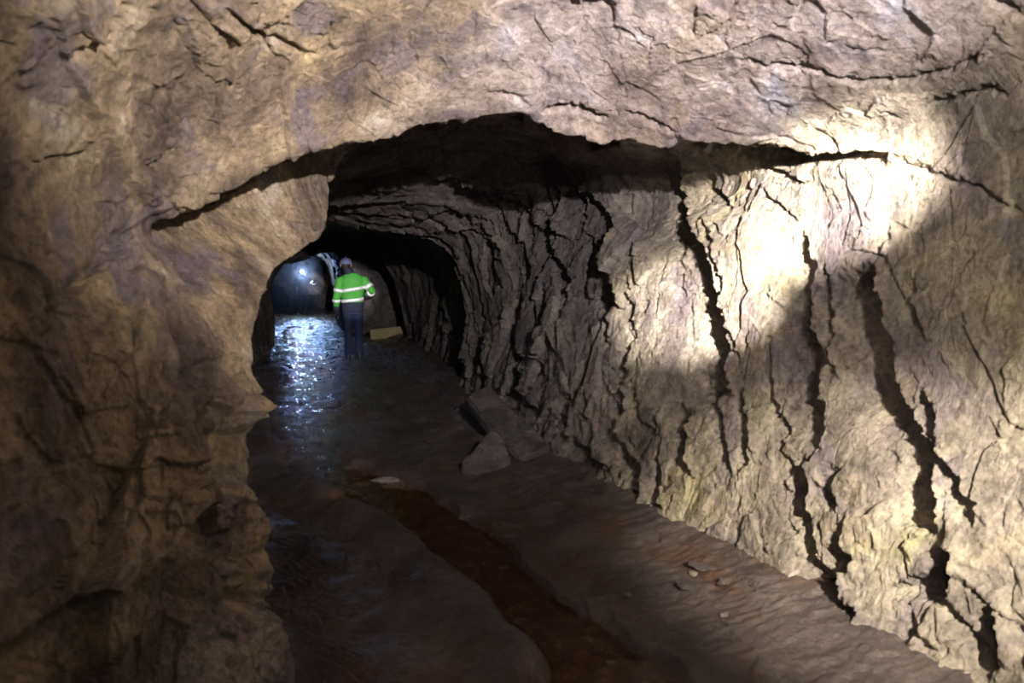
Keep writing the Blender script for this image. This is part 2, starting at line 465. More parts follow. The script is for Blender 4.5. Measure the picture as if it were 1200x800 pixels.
GROOVES = [  # (points, depth m, half width px)
    ([(630, 131), (667, 122), (702, 137), (722, 140)], .09, 4),
    ([(725, 130), (745, 133), (775, 150), (800, 157)], .04, 2.5),
    ([(862, 66), (900, 78), (960, 80), (1000, 95), (1060, 95), (1110, 85), (1165, 60)], .035, 2.5),
    ([(1072, 126), (1110, 118), (1160, 105), (1182, 118)], .05, 3),
    ([(1040, 178), (1060, 190), (1100, 205), (1150, 220), (1200, 252)], .03, 3),
    ([(248, -5), (285, 25), (340, 50), (362, 70)], .05, 3.5),
    ([(1145, -5), (1200, 24)], .05, 4),
    ([(150, -5), (110, 40), (60, 75)], .05, 6),
    ([(155, 185), (178, 197), (215, 165)], .05, 5),
    ([(182, 262), (130, 300), (60, 355)], .05, 8),
    ([(330, 50), (360, 60), (420, 50)], .02, 3),
    ([(560, 110), (600, 112), (630, 128)], .03, 3),
    ([(980, 50), (1000, 58), (1050, 65)], .02, 2),
    ([(1034, 130), (1060, 137)], .02, 2),
    ([(150, 520), (185, 500), (230, 430), (260, 420)], .03, 6),
    ([(255, 410), (290, 460), (250, 520), (270, 590)], .03, 6),
    ([(560, 190), (600, 200), (620, 225)], .02, 2),
]


def polydist(poly, pad):
    P = np.array(poly, np.float32)
    m = (U_ > P[:, 0].min() - pad) & (U_ < P[:, 0].max() + pad) & (V_ > P[:, 1].min() - pad) & (V_ < P[:, 1].max() + pad)
    idx = np.nonzero(m)[0]
    u, v = U_[idx] + JU[idx], V_[idx] + JV[idx]
    best = np.full(len(idx), 1e9, np.float32)
    sg = np.zeros(len(idx), np.float32)
    par = np.zeros(len(idx), np.float32)
    L = np.concatenate([[0], np.cumsum(np.linalg.norm(np.diff(P, axis=0), axis=1))])
    for k in range(len(P) - 1):
        d = P[k + 1] - P[k]
        l2 = (d * d).sum()
        t = ((u - P[k, 0]) * d[0] + (v - P[k, 1]) * d[1]) / l2
        tc = np.clip(t, 0, 1)
        ex, ey = u - P[k, 0] - tc * d[0], v - P[k, 1] - tc * d[1]
        dd = np.sqrt(ex * ex + ey * ey)
        side = np.sign(d[0] * ey - d[1] * ex)      # + = right-hand side of travel on the picture (y down)
        mm = dd < best
        best = np.where(mm, dd, best)
        sg = np.where(mm, side, sg)
        par = np.where(mm, (L[k] + tc * math.sqrt(l2)), par)
    return idx, best, sg, par, L[-1]


ks = 600 + 0 * V_
base_edge = np.interp(V_, [300, 400, 520, 670, 800], [300, 300, 303, 310, 345])
want = np.interp(V_ + 16 * perlin(pts * 4.5), [a[0] for a in SIL], [a[1] for a in SIL])
wrow = np.exp(-((Y - np.interp(V_, [335, 400, 520, 670, 800], [3.7, 3.35, 3.0, 2.8, 2.6])) / .30) ** 2) * (uc < 6.2) * (V_ > 340) * (U_ > -999)
disp += np.where(wrow > .01, wrow * (want - base_edge) / FPX * 3.0 * 0.85, 0)

behind = np.zeros(len(pts), bool)    # rock hidden behind the lip and the buttress is left alone
behind |= (colid < COLSTART[7]) & (Y > 3.0) & (uc < 6.5) & (w_near < 0.6)
for poly, hgt, wid in STEPS:
    idx, d, sg, par, L = polydist(poly, wid * 4 + 14)
    ends = np.minimum(par, L - par)
    taper = sm(-1, min(22, 0.35 * L), ends)
    fall = np.where(sg > 0, 1 - sm(0.5 * wid, 2.6 * wid, d), 0) * taper
    swell = np.where(sg <= 0, np.exp(-d / (wid * 0.8)), 0) * taper
    a = np.where(behind[idx], 0, -0.6 * hgt * fall * (1 - .3 * w_far[idx]) + 0.15 * hgt * swell)
    disp[idx] += a
for poly, hgt, wid in GROOVES:
    idx, d, sg, par, L = polydist(poly, wid * 4 + 14)
    ends = np.minimum(par, L - par)
    taper = sm(-1, min(30, 0.4 * L), ends)
    a = np.where(behind[idx], 0, -hgt * np.exp(-(d / wid) ** 2) * taper)
    disp[idx] += a

disp = disp.reshape(NV, NU)
SH = G2 + NRM * disp[..., None]
# ragged edge of the roof lip
rowid = np.arange(NV)
lip_row = sum(r[1] for r in rows[1:8])
wl = np.where(rowid <= lip_row, np.exp(-((rowid - lip_row) / 13.0) ** 2), np.exp(-((rowid - lip_row) / 40.0) ** 2))[:, None] * np.exp(-(np.clip(np.abs(np.arange(NU) - COLSTART[9]) - 230, 0, None) / 60.0) ** 2)[None]
Ug = U_.reshape(NV, NU)
edge = np.interp(Ug, [380, 430, 470, 495, 540, 590, 612, 628, 650, 680, 705, 722, 745, 800, 840, 865, 900, 930], [-6, 0, 0, -7, -3, -6, -8, 0, 11, 14, 14, 6, 6, 0, -6, -8, -4, 0])
pl = np.stack([SH[..., 0].ravel() * 7, SH[..., 1].ravel() * 3, SH[..., 0].ravel() * 0], 1).astype(np.float32)
jag = (0.030 * perlin(pl) + 0.016 * perlin(pl * 3.1) + 0.008 * perlin(pl * 8)).reshape(NV, NU)
SH[..., 2] -= wl * (edge / FPX * 3.8 + jag)
SH[..., 1] += wl * jag * 1.5


def grid_mesh(name, G, materials, smooth=True, flip=False):
    nv, nu = G.shape[:2]
    me = bpy.data.meshes.new(name)
    me.vertices.add(nv * nu)
    me.vertices.foreach_set('co', G.astype(np.float32).ravel())
    a = np.arange(nv * nu).reshape(nv, nu)
    quads = np.stack([a[:-1, :-1], a[:-1, 1:], a[1:, 1:], a[1:, :-1]], -1).reshape(-1, 4)
    if flip:
        quads = quads[:, ::-1]
    n = len(quads)
    me.loops.add(n * 4)
    me.loops.foreach_set('vertex_index', quads.astype(np.int32).ravel())
    me.polygons.add(n)
    me.polygons.foreach_set('loop_start', np.arange(0, n * 4, 4, dtype=np.int32))
    me.polygons.foreach_set('loop_total', np.full(n, 4, np.int32))
    if smooth:
        me.polygons.foreach_set('use_smooth', np.ones(n, bool))
    me.update(calc_edges=True)
    for m in materials:
        me.materials.append(m)
    o = bpy.data.objects.new(name, me)
    C.objects.link(o)
    return o


# one continuous rock material blended by place would hide the seams: mix the three stones by position
def blended(name):
    m, nt, b = mat(name)
    for n in list(nt.nodes):
        if n.type != 'OUTPUT_MATERIAL':
            nt.nodes.remove(n)
    return m, nt


def rock_all():
    m, nt, b = mat('tunnel_rock')
    pos = nd(nt, 'ShaderNodeNewGeometry').outputs['Position']
    sx = nd(nt, 'ShaderNodeSeparateXYZ', ins={0: pos})
    px_, py_, pz_ = sx.outputs
    big = noise(nt, pos, 0.9, 4, 0.6, 0.5)
    bigc = mth(nt, 'MULTIPLY', mth(nt, 'SUBTRACT', big, 0.5), 1.6)
    # left -> right of the chamber: ochre, pinkish grey, buff
    side = mth(nt, 'ADD', px_, bigc)
    f_or = rng_(nt, side, 1.0, -0.1)
    f_rt = rng_(nt, mth(nt, 'SUBTRACT', mth(nt, 'ADD', px_, mth(nt, 'MULTIPLY', bigc, 0.4)), mth(nt, 'MULTIPLY', mth(nt, 'SUBTRACT', pz_, 2.2), 1.4)), 1.75, 2.3)
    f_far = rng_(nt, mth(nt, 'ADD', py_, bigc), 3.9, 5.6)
    mp = nd(nt, 'ShaderNodeMapping', ins={'Vector': pos, 'Scale': (1, 1.3, .8)}).outputs[0]
    n1 = noise(nt, mp, 1.7, 7, 0.64, 0.3)
    pink = ramp(nt, n1, [(0.36, (.19, .145, .135)), (0.46, (.32, .255, .235)), (0.56, (.44, .37, .35)), (0.64, (.43, .40, .46))])
    ochre = ramp(nt, n1, [(0.34, (.075, .052, .042)), (0.45, (.18, .132, .095)), (0.55, (.32, .24, .145)), (0.64, (.42, .36, .28))])
    buff = ramp(nt, n1, [(0.34, (.13, .105, .10)), (0.46, (.23, .195, .165)), (0.57, (.33, .285, .22)), (0.66, (.37, .33, .20))])
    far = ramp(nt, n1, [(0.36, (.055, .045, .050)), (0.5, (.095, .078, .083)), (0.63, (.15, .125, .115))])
    c = mix(nt, f_rt, mix(nt, f_or, pink, ochre), buff)
    n3 = noise(nt, nd(nt, 'ShaderNodeMapping', ins={'Vector': pos, 'Location': (7, 3, 1)}).outputs[0], 2.6, 6, 0.62, 0.6)
    c = mix(nt, mth(nt, 'MULTIPLY', rng_(nt, n3, 0.52, 0.62), 0.65), c, (.155, .125, .15))
    n3b = noise(nt, nd(nt, 'ShaderNodeMapping', ins={'Vector': pos, 'Location': (2, 13, 5)}).outputs[0], 2.0, 6, 0.62, 0.6)
    c = mix(nt, mth(nt, 'MULTIPLY', rng_(nt, n3b, 0.54, 0.65), mth(nt, 'ADD', 0.2, mth(nt, 'MULTIPLY', f_or, .35))), c, (.42, .31, .15))
    c = mix(nt, mth(nt, 'MULTIPLY', f_far, .85), c, far)  # deeper rock darkened in its colour, standing in for weaker light there
    n5 = noise(nt, mp, 7.5, 7, 0.7, 0.25)
    c = mix(nt, 0.85, c, ramp(nt, n5, [(0.3, g(0.45)), (0.5, g(1.0)), (0.7, g(1.3))]), 'MULTIPLY')
    n4 = noise(nt, pos, 34, 5, 0.72)
    c = mix(nt, 0.95, c, ramp(nt, n4, [(0.28, g(0.45)), (0.5, g(1.0)), (0.72, g(1.4))]), 'MULTIPLY')
    n6 = noise(nt, pos, 4.5, 9, 0.8, 0.3)
    c = mix(nt, mth(nt, 'MULTIPLY', rng_(nt, n6, 0.63, 0.74), mth(nt, 'ADD', mth(nt, 'MULTIPLY', f_or, 0.5), 0.12)), c, (.60, .60, .60))
    nt.links.new(c, b.inputs['Base Color'])
    nt.links.new(rng_(nt, n3, 0.35, 0.7, 0.8, 0.5), b.inputs['Roughness'])
    b.inputs['Specular IOR Level'].default_value = 0.35
    h1 = noise(nt, mp, 20, 8, 0.74, 0.15)
    h2 = noise(nt, pos, 95, 4, 0.65)
    b1 = nd(nt, 'ShaderNodeBump', ins={'Strength': 0.9, 'Distance': 0.035, 'Height': h1})
    b2 = nd(nt, 'ShaderNodeBump', ins={'Strength': 0.6, 'Distance': 0.007, 'Height': h2, 'Normal': b1.outputs[0]})
    nt.links.new(b2.outputs[0], b.inputs['Normal'])
    return m


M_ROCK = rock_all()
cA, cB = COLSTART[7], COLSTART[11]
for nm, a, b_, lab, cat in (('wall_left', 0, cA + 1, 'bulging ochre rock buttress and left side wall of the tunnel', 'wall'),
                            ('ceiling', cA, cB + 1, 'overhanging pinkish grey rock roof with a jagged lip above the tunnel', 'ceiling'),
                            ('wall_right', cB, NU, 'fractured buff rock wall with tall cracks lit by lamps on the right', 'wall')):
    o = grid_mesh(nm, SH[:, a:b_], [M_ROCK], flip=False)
    o['kind'] = 'structure'
    o['label'] = lab
    o['category'] = cat

# ------------------------------------------------------------------ floor
STREAM = [ground(*p)[:2] + (w,) for p, w in (((760, 850), .22), ((728, 800), .23), ((660, 735), .21), ((590, 675), .20), ((540, 630), .20), ((490, 600), .20), ((450, 575), .24))]
S2 = [ground(*p)[:2] + (w,) for p, w in (((450, 575), .24), ((410, 558), .28), ((375, 535), .26), ((355, 505), .26), ((352, 480), .32), ((362, 455), .36), ((368, 430), .35), ((355, 405), .34), ((345, 392), .36), ((350, 380), .45))]


def pathdist(x, y, path):
    best = np.full(x.shape, 1e9)
    for a, b in zip(path[:-1], path[1:]):
        dx, dy = b[0] - a[0], b[1] - a[1]
        t = np.clip(((x - a[0]) * dx + (y - a[1]) * dy) / (dx * dx + dy * dy), 0, 1)
        d = np.hypot(x - a[0] - t * dx, y - a[1] - t * dy) / (a[2] + t * (b[2] - a[2]))
        best = np.minimum(best, d)
    return best


ys = [-3.2]
while ys[-1] < 30.5:
    y = ys[-1]
    ys.append(y + (0.1 if y < 1.2 else max(0.009, 0.0011 * y * y)))
ys = np.array(ys)
xs = np.linspace(0, 1, 620)
XL = np.interp(ys, [-3.2, 3, 5, 16, 18, 30], [-1.5, -1.2, -1.5, -2.2, -2.8, -4.6])
XR = np.interp(ys, [-3.2, 2, 5, 16.5, 17.7, 30], [2.8, 2.6, 2.2, 2.1, 1.2, .5])
FX = XL[:, None] + (XR - XL)[:, None] * xs[None]
FY = np.repeat(ys[:, None], len(xs), 1)
fp = np.stack([FX.ravel(), FY.ravel(), np.zeros(FX.size)], 1).astype(np.float32)
fx, fy = fp[:, 0], fp[:, 1]
wv = perlin(fp * 2.2 + 3) * 0.35 + perlin(fp * 7 + 13) * 0.12
d1 = pathdist(fx + wv * .25, fy + wv * .35, STREAM)
d2 = pathdist(fx + wv * .3, fy + wv * .8, S2)
chan = np.maximum(1 - sm(.75, 1.25, d1), 1 - sm(.7, 1.35, d2))
rightbase = np.interp(fy, [1.5, 2.0, 2.4, 3.3, 4.4, 5.3, 6, 7.5, 11, 15], [2.2, 2.17, 2.09, 2.05, 1.78, 1.69, 1.55, 1.56, 1.45, 1.57])
fz = 0.035 * fbm(fp * 1.3 + 3, 4)
fz += 0.16 * sm(-.75, .25, fx - rightbase)                      # silt banked against the right wall
fz += 0.02 * fbm(fp * 6 + 9, 3)
# silt ridge left of the stream
ridge = pathdist(fx, fy, [ground(*p)[:2] + (.16,) for p in ((640, 810), (520, 690), (430, 610), (360, 560))])
fz += 0.055 * np.exp(-ridge ** 2)
# ripples on the left silt
rp = pathdist(fx, fy, [ground(*p)[:2] + (.13,) for p in ((400, 800), (365, 700), (348, 630))])
s = (fy * 1.0 + fx * 1.2) / 0.075 + 1.3 * perlin(fp * 5)
fz += 0.02 * (1 - sm(.3, 1.3, rp)) * (s - np.floor(s))
# runnels draining to the stream on the right bank
rr = fbm(fp * np.array([[3.0, 13.0, 1]], np.float32) + np.array([[0, 0, 5]], np.float32) + wv[:, None] * 2, 3, .5, True)
fz += 0.012 * rr * sm(.9, 1.3, fx + 0 * fy) * (1 - sm(5, 8, fy))
# stony far floor
ff, fe = facets(fp * np.array([[5, 3.2, 1]], np.float32) + wv[:, None] * .8, 1, .5)
farw = sm(6, 8, fy)
fz += (0.012 + 0.028 * farw) * ff * (0.5 + .5 * farw)
fz += farw * 0.03 * fbm(fp * 4.0 + 77, 3)
c2 = (1 - sm(.7, 1.35, d2))
fz = fz * (1 - .6 * chan) - (0.075 - 0.012 * c2) * chan + c2 * 0.055 * fbm(fp * np.array([[6.5, 4.5, 1]], np.float32) + 40, 4, .6)
fz += 0.004 * fbm(fp * 24, 2)
fp[:, 2] = fz
FG = fp.reshape(len(ys), len(xs), 3)


def floor_z(x, y):
    i = int(np.clip(np.searchsorted(ys, y), 0, len(ys) - 1))
    j = int(np.clip((x - XL[i]) / (XR[i] - XL[i]) * (len(xs) - 1), 0, len(xs) - 1))
    return float(FG[i, j, 2])


def silt_material():
    m, nt, b = mat('wet_silt')
    pos = nd(nt, 'ShaderNodeNewGeometry').outputs['Position']
    at_ = nd(nt, 'ShaderNodeAttribute', attribute_name='channel').outputs['Fac']
    sy = nd(nt, 'ShaderNodeSeparateXYZ', ins={0: pos}).outputs[1]
    n1 = noise(nt, pos, 2.2, 6, 0.6, 0.6)
    c = ramp(nt, n1, [(0.3, (.034, .025, .026)), (0.5, (.062, .047, .046)), (0.68, (.095, .074, .068))])
    n2 = noise(nt, nd(nt, 'ShaderNodeMapping', ins={'Vector': pos, 'Location': (4, 4, 0), 'Scale': (1.8, .8, 1)}).outputs[0], 1.6, 5, 0.6, 0.8)
    c = mix(nt, mth(nt, 'MULTIPLY', rng_(nt, n2, 0.52, 0.64), .7), c, (.06, .028, .016))
    nb = noise(nt, pos, 11, 6, 0.7, 0.6)
    bed = ramp(nt, nb, [(0.35, (.045, .021, .011)), (0.55, (.085, .043, .023)), (0.68, (.17, .115, .08))])
    nearw = rng_(nt, sy, 6.5, 5.0)
    c = mix(nt, mth(nt, 'MULTIPLY', rng_(nt, at_, .25, .7), nearw), c, bed)
    n4 = noise(nt, pos, 45, 5, 0.7)
    c = mix(nt, 0.7, c, ramp(nt, n4, [(0.28, g(0.5)), (0.5, g(1.0)), (0.72, g(1.4))]), 'MULTIPLY')
    nt.links.new(c, b.inputs['Base Color'])
    farw_ = rng_(nt, sy, 5.5, 8.0)
    nw = noise(nt, pos, 3.0, 5, 0.7, 0.5)
    wet = rng_(nt, nw, 0.42, 0.58)
    r_near = mth(nt, 'SUBTRACT', 0.72, mth(nt, 'MULTIPLY', wet, 0.22))
    r_far = mth(nt, 'SUBTRACT', 0.50, mth(nt, 'MULTIPLY', wet, 0.24))
    rr_ = nd(nt, 'ShaderNodeMix', data_type='FLOAT', ins={0: farw_, 2: r_near, 3: r_far}).outputs[0]
    nt.links.new(rr_, b.inputs['Roughness'])
    b.inputs['Specular IOR Level'].default_value = 0.5
    h1 = noise(nt, pos, 16, 8, 0.7, 0.6)
    h2 = noise(nt, pos, 70, 4, 0.7)
    b1 = nd(nt, 'ShaderNodeBump', ins={'Strength': 0.6, 'Distance': 0.03, 'Height': h1})
    b2 = nd(nt, 'ShaderNodeBump', ins={'Strength': 0.5, 'Distance': 0.006, 'Height': h2, 'Normal': b1.outputs[0]})
    nt.links.new(b2.outputs[0], b.inputs['Normal'])
    return m


M_SILT = silt_material()
fo = grid_mesh('floor', FG, [M_SILT], flip=True)
fo['kind'] = 'structure'
fo['label'] = 'dark purplish brown silt floor of the tunnel, wet further in'
fo['category'] = 'floor'
att = fo.data.attributes.new('channel', 'FLOAT', 'POINT')
att.data.foreach_set('value', chan.astype(np.float32))

# water in the channel
m, nt, b = mat('stream_water')
pos = nd(nt, 'ShaderNodeNewGeometry').outputs['Position']
b.inputs['Base Color'].default_value = (.80, .52, .34, 1)
b.inputs['Transmission Weight'].default_value = 1.0
b.inputs['IOR'].default_value = 1.33
b.inputs['Roughness'].default_value = 0.04
hw = noise(nt, nd(nt, 'ShaderNodeMapping', ins={'Vector': pos, 'Scale': (1.6, .8, 1)}).outputs[0], 13, 5, 0.65, 1.2)
bw = nd(nt, 'ShaderNodeBump', ins={'Strength': 0.35, 'Distance': 0.02, 'Height': hw})
nt.links.new(bw.outputs[0], b.inputs['Normal'])
M_WATER = m


def water(name, path, z, label, wmul=1.15, nseg=90, nw=22, wave=0.0):
    P = np.array(path)
    L = np.concatenate([[0], np.cumsum(np.hypot(*np.diff(P[:, :2], axis=0).T))])
    t = np.linspace(0, L[-1], nseg)
    cx, cy, w = (np.interp(t, L, P[:, k]) for k in range(3))
    tx, ty = np.gradient(cx), np.gradient(cy)
    n = np.hypot(tx, ty)
    nx, ny = ty / n, -tx / n
    s = np.linspace(-1, 1, nw)
    Gx = cx[:, None] + nx[:, None] * w[:, None] * s * wmul
    Gy = cy[:, None] + ny[:, None] * w[:, None] * s * wmul
    Gz = z + 0 * Gx
    pp = np.stack([Gx.ravel(), Gy.ravel(), Gx.ravel() * 0], 1).astype(np.float32)
    Gz = Gz + (perlin(pp * 9) * 0.0015 + perlin(pp * 3) * 0.002 + wave * fbm(pp * np.array([[9, 5, 1]], np.float32), 3)).reshape(Gx.shape)
    o = grid_mesh(name, np.stack([Gx, Gy, Gz], -1), [M_WATER])
    o['label'] = label
    o['category'] = 'water'
    o['kind'] = 'stuff'
    return o


water('stream_water', STREAM, -0.036, 'shallow rust brown stream water running along the silt floor', 1.25)
water('channel_water', S2, -0.055, 'dark water in the gutter beside the standing people, glinting blue', 1.1, 400, 60, .010)


# ------------------------------------------------------------------ helpers for things
def link(o, parent=None):
    C.objects.link(o)
    if parent is not None:
        o.parent = parent
    return o


def thing(name, label, cat, loc=(0, 0, 0), rz=0.0, group=None):
    o = bpy.data.objects.new(name, None)
    o.empty_display_size = .2
    o.location = loc
    o.rotation_euler = (0, 0, rz)
    tag(o, label, cat, group)
    return link(o)


def tag(o, label, cat, group=None):
    o['label'] = label
    o['category'] = cat
    if group:
        o['group'] = group


def obj_from(name, verts, faces, material, parent=None, smooth=True):
    me = bpy.data.meshes.new(name)
    me.from_pydata([tuple(map(float, v)) for v in verts], [], faces)
    me.materials.append(material)
    if smooth:
        for p in me.polygons:
            p.use_smooth = True
    me.update()
    return link(bpy.data.objects.new(name, me), parent)


def stone_mesh(name, size, seed, material, box=False, cuts=4, rough=.10, chop=7):
    """an angular stone: a subdivided block with planes chopped off it and a rough skin"""
    bm = bmesh.new()
    bmesh.ops.create_cube(bm, size=2)
    r = random.Random(seed)
    for k in range(chop):
        n = Vector((r.uniform(-1, 1), r.uniform(-1, 1), r.uniform(-.6, 1))).normalized()
        d = (1.25 if box else .95) + r.uniform(-.08, .12)
        res = bmesh.ops.bisect_plane(bm, geom=bm.verts[:] + bm.edges[:] + bm.faces[:], plane_co=n * d, plane_no=n, clear_outer=True)
        ed = [e for e in res['geom_cut'] if isinstance(e, bmesh.types.BMEdge)]
        if ed:
            bmesh.ops.edgeloop_fill(bm, edges=ed)
    bmesh.ops.triangulate(bm, faces=bm.faces[:])
    for k in range(cuts):
        bmesh.ops.subdivide_edges(bm, edges=[e for e in bm.edges if (e.verts[0].co - e.verts[1].co).length > 0.16], cuts=1, use_grid_fill=False)
        bmesh.ops.triangulate(bm, faces=bm.faces[:])
    bm.normal_update()
    co = np.array([v.co[:] for v in bm.verts], np.float32)
    no = np.array([v.normal[:] for v in bm.verts], np.float32)
    ff_, _ = facets(co * 2.2 + seed * 3.3, 1, .4)
    dsp = rough * (0.55 * ff_ + 0.8 * fbm(co * 1.6 + seed, 4, .55))
    co = co + no * dsp[:, None]
    co *= np.array(size) / 2
    for v, c in zip(bm.verts, co):
        v.co = c
    me = bpy.data.meshes.new(name)
    bm.to_mesh(me)
    bm.free()
    me.materials.append(material)
    for p in me.polygons:
        p.use_smooth = True
    try:
        me.set_sharp_from_angle(angle=math.radians(38))
    except Exception:
        pass
    return me


def hull_stone(name, label, points, loc, rot, seed, material, rough=.012, cat='rock'):
    bm = bmesh.new()
    for p in points:
        bm.verts.new(p)
    res = bmesh.ops.convex_hull(bm, input=bm.verts[:])
    bmesh.ops.delete(bm, geom=[v for v in bm.verts if not v.link_faces], context='VERTS')
    bmesh.ops.bevel(bm, geom=bm.edges[:], offset=.012, segments=2, affect='EDGES')
    bmesh.ops.triangulate(bm, faces=bm.faces[:])
    for k in range(5):
        bmesh.ops.subdivide_edges(bm, edges=[e for e in bm.edges if e.calc_length() > .022], cuts=1)
        bmesh.ops.triangulate(bm, faces=bm.faces[:])
    bm.normal_update()
    co_ = np.array([v.co[:] for v in bm.verts], np.float32)
    no_ = np.array([v.normal[:] for v in bm.verts], np.float32)
    ff_, _ = facets(co_ * np.array([[5, 9, 12]], np.float32) + seed, 1, .5)
    co_ = co_ + no_ * (rough * (.9 * ff_ + fbm(co_ * 7 + seed, 4, .6)))[:, None]
    for v, c in zip(bm.verts, co_):
        v.co = c
    me = bpy.data.meshes.new(name)
    bm.to_mesh(me)
    bm.free()
    me.materials.append(material)
    for p in me.polygons:
        p.use_smooth = True
    o = bpy.data.objects.new(name, me)
    o.location = loc
    o.rotation_euler = rot
    tag(o, label, cat)
    return link(o)


M_STONE = rock_material('fallen_stone', (.15, .12, .115), (.09, .072, .072), (.045, .036, .038), (.10, .075, .072), (.07, .062, .07), white=.15, streak=(2, 2, 6))
M_PALE = rock_material('pale_stone', (.26, .22, .19), (.18, .15, .13), (.10, .085, .08), (.18, .15, .12), (.14, .12, .12), white=.3)


def stone(name, label, size, loc, rot, seed, material, cat='rock', group=None, **kw):
    o = bpy.data.objects.new(name, stone_mesh(name, size, seed, material, **kw))
    o.location = loc
    o.rotation_euler = rot
    tag(o, label, cat, group)
    return link(o)


def along(a, b, up=(0, 0, 1)):
    """rotation whose x axis runs from a to b"""
    x = (Vector(b) - Vector(a)).normalized()
    y = Vector(up).cross(x).normalized()
    z = x.cross(y)
    return Matrix((x, y, z)).transposed().to_euler()


A_, B_ = Vector(at(625, 532, 5.25)), Vector(at(566, 468, 6.35))
hull_stone('stone_slab', 'long dark rock slab leaning against the foot of the right wall',
           [(-.70, -.15, -.08), (-.72, .17, -.09), (-.70, -.14, .07), (-.66, .15, .09), (.60, -.13, -.09), (.66, .16, -.08), (.70, -.12, .05), (.62, .13, .09), (.1, .19, .02)],
           (A_ + B_) / 2, along(A_, B_, (-.45, -.55, 1)), 3, M_STONE)
gx, gy, _ = ground(571, 553)
hull_stone('fallen_rock', 'low triangular rock lying under the raised end of the leaning slab',
           [(-.21, -.02, -.03), (-.14, -.10, -.03), (.17, -.12, -.03), (.21, .22, -.03), (-.10, .22, -.03), (.05, .06, .31), (.12, .04, .29), (-.20, 0, .05), (.19, -.08, .07)],
           (gx, gy + .05, floor_z(gx, gy)), (0, 0, 0), 12, M_STONE)
gx, gy, _ = ground(452, 561)
hull_stone('flat_stone', 'pale flat stone at the head of the brown stream',
           [(-.15, .01, -.02), (-.05, -.06, -.02), (.10, -.05, -.02), (.14, .0, -.015), (.06, .06, -.02), (-.06, .06, -.02), (-.08, -.02, .018), (.06, -.03, .022), (.05, .04, .015)],
           (gx, gy, floor_z(gx, gy) + .012), (0, .03, -.1), 21, M_PALE, .006)
gx, gy, _ = ground(722, 566)
stone('boulder', 'small pale grey boulder at the foot of the right wall', (.16, .18, .17), (gx, gy, floor_z(gx, gy) + .05), (.2, .1, .6), 31, M_PALE, cuts=3)
peb = [(488, 609, .05, 'brown'), (545, 628, .06, 0), (571, 651, .07, 0), (590, 655, .05, 0), (640, 700, .05, 0), (612, 716, .07, 0), (700, 748, .05, 0),
       (718, 763, .04, 0), (738, 742, .03, 0), (848, 733, .035, 0), (884, 708, .05, 0), (735, 702, .03, 0), (742, 672, .025, 0), (690, 735, .04, 0), (600, 590, .03, 0),
       (655, 745, .045, 0), (520, 650, .04, 0), (812, 686, .04, 0)]
pm = [stone_mesh('pebble', (1, .8, .5), 40 + k, M_PALE if k % 2 else M_STONE, cuts=2, rough=.2) for k in range(4)]
for k, (px, py, s_, _) in enumerate(peb):
    gx, gy, _z = ground(px, py)
    o = bpy.data.objects.new('pebble', pm[k % 4])
    o.scale = (s_, s_, s_)
    o.location = (gx, gy, floor_z(gx, gy) + s_ * .12)
    o.rotation_euler = (0, 0, random.uniform(0, 6))
    tag(o, 'thumb to fist sized stone lying in or beside the brown stream', 'stone', 'small stones scattered around the stream')
    link(o)
# small shards of rock on the right silt bank
for k, (px, py, s_) in enumerate([(822, 672, .13), (848, 690, .08), (800, 688, .07)]):
    gx, gy, _z = ground(px, py, .05)
    stone('rock_shard', ['longest splinter of dark rock in the cluster on the right silt bank', 'shard of dark rock nearest the right wall in the silt bank cluster', 'shard of dark rock at the left end of the silt bank cluster'][k],
          (s_, .05, .03), (gx, gy, floor_z(gx, gy) + .012), (0, .1, -.5 + k), 60 + k, M_STONE, cat='stone', cuts=3)

# timber board at the bend
m, nt, b = mat('old_timber')
tc = nd(nt, 'ShaderNodeTexCoord').outputs['Object']
wv_ = noise(nt, nd(nt, 'ShaderNodeMapping', ins={'Vector': tc, 'Scale': (1.2, 14, 14)}).outputs[0], 3, 6, .65, .4)
nt.links.new(ramp(nt, wv_, [(.3, (.22, .17, .09)), (.6, (.46, .38, .22)), (.75, (.55, .46, .28))]), b.inputs['Base Color'])
b.inputs['Roughness'].default_value = .75
nt.links.new(nd(nt, 'ShaderNodeBump', ins={'Strength': .5, 'Distance': .01, 'Height': wv_}).outputs[0], b.inputs['Normal'])
M_WOOD = m


def beam(name, a, b_, w, h, material, label, cat):
    a, b_ = Vector(a), Vector(b_)
    L = (b_ - a).length
    bm = bmesh.new()
    bmesh.ops.create_cube(bm, size=1)
    bmesh.ops.scale(bm, vec=(L, w, h), verts=bm.verts)
    bmesh.ops.bevel(bm, geom=bm.edges[:], offset=.008, segments=2, affect='EDGES')
    me = bpy.data.meshes.new(name)
    bm.to_mesh(me)
    bm.free()
    me.materials.append(material)
    o = bpy.data.objects.new(name, me)
    o.location = (a + b_) / 2
    o.rotation_euler = along(a, b_)
    tag(o, label, cat)
    return link(o)


a_, b2_ = at(434, 392, 15.7), at(475, 388, 16.1)
beam('timber_board', (a_[0], 15.7, .12), (b2_[0] + .05, 15.9, .17), .06, .24, M_WOOD, 'pale timber board lying on edge on the floor right of the person in green', 'board')


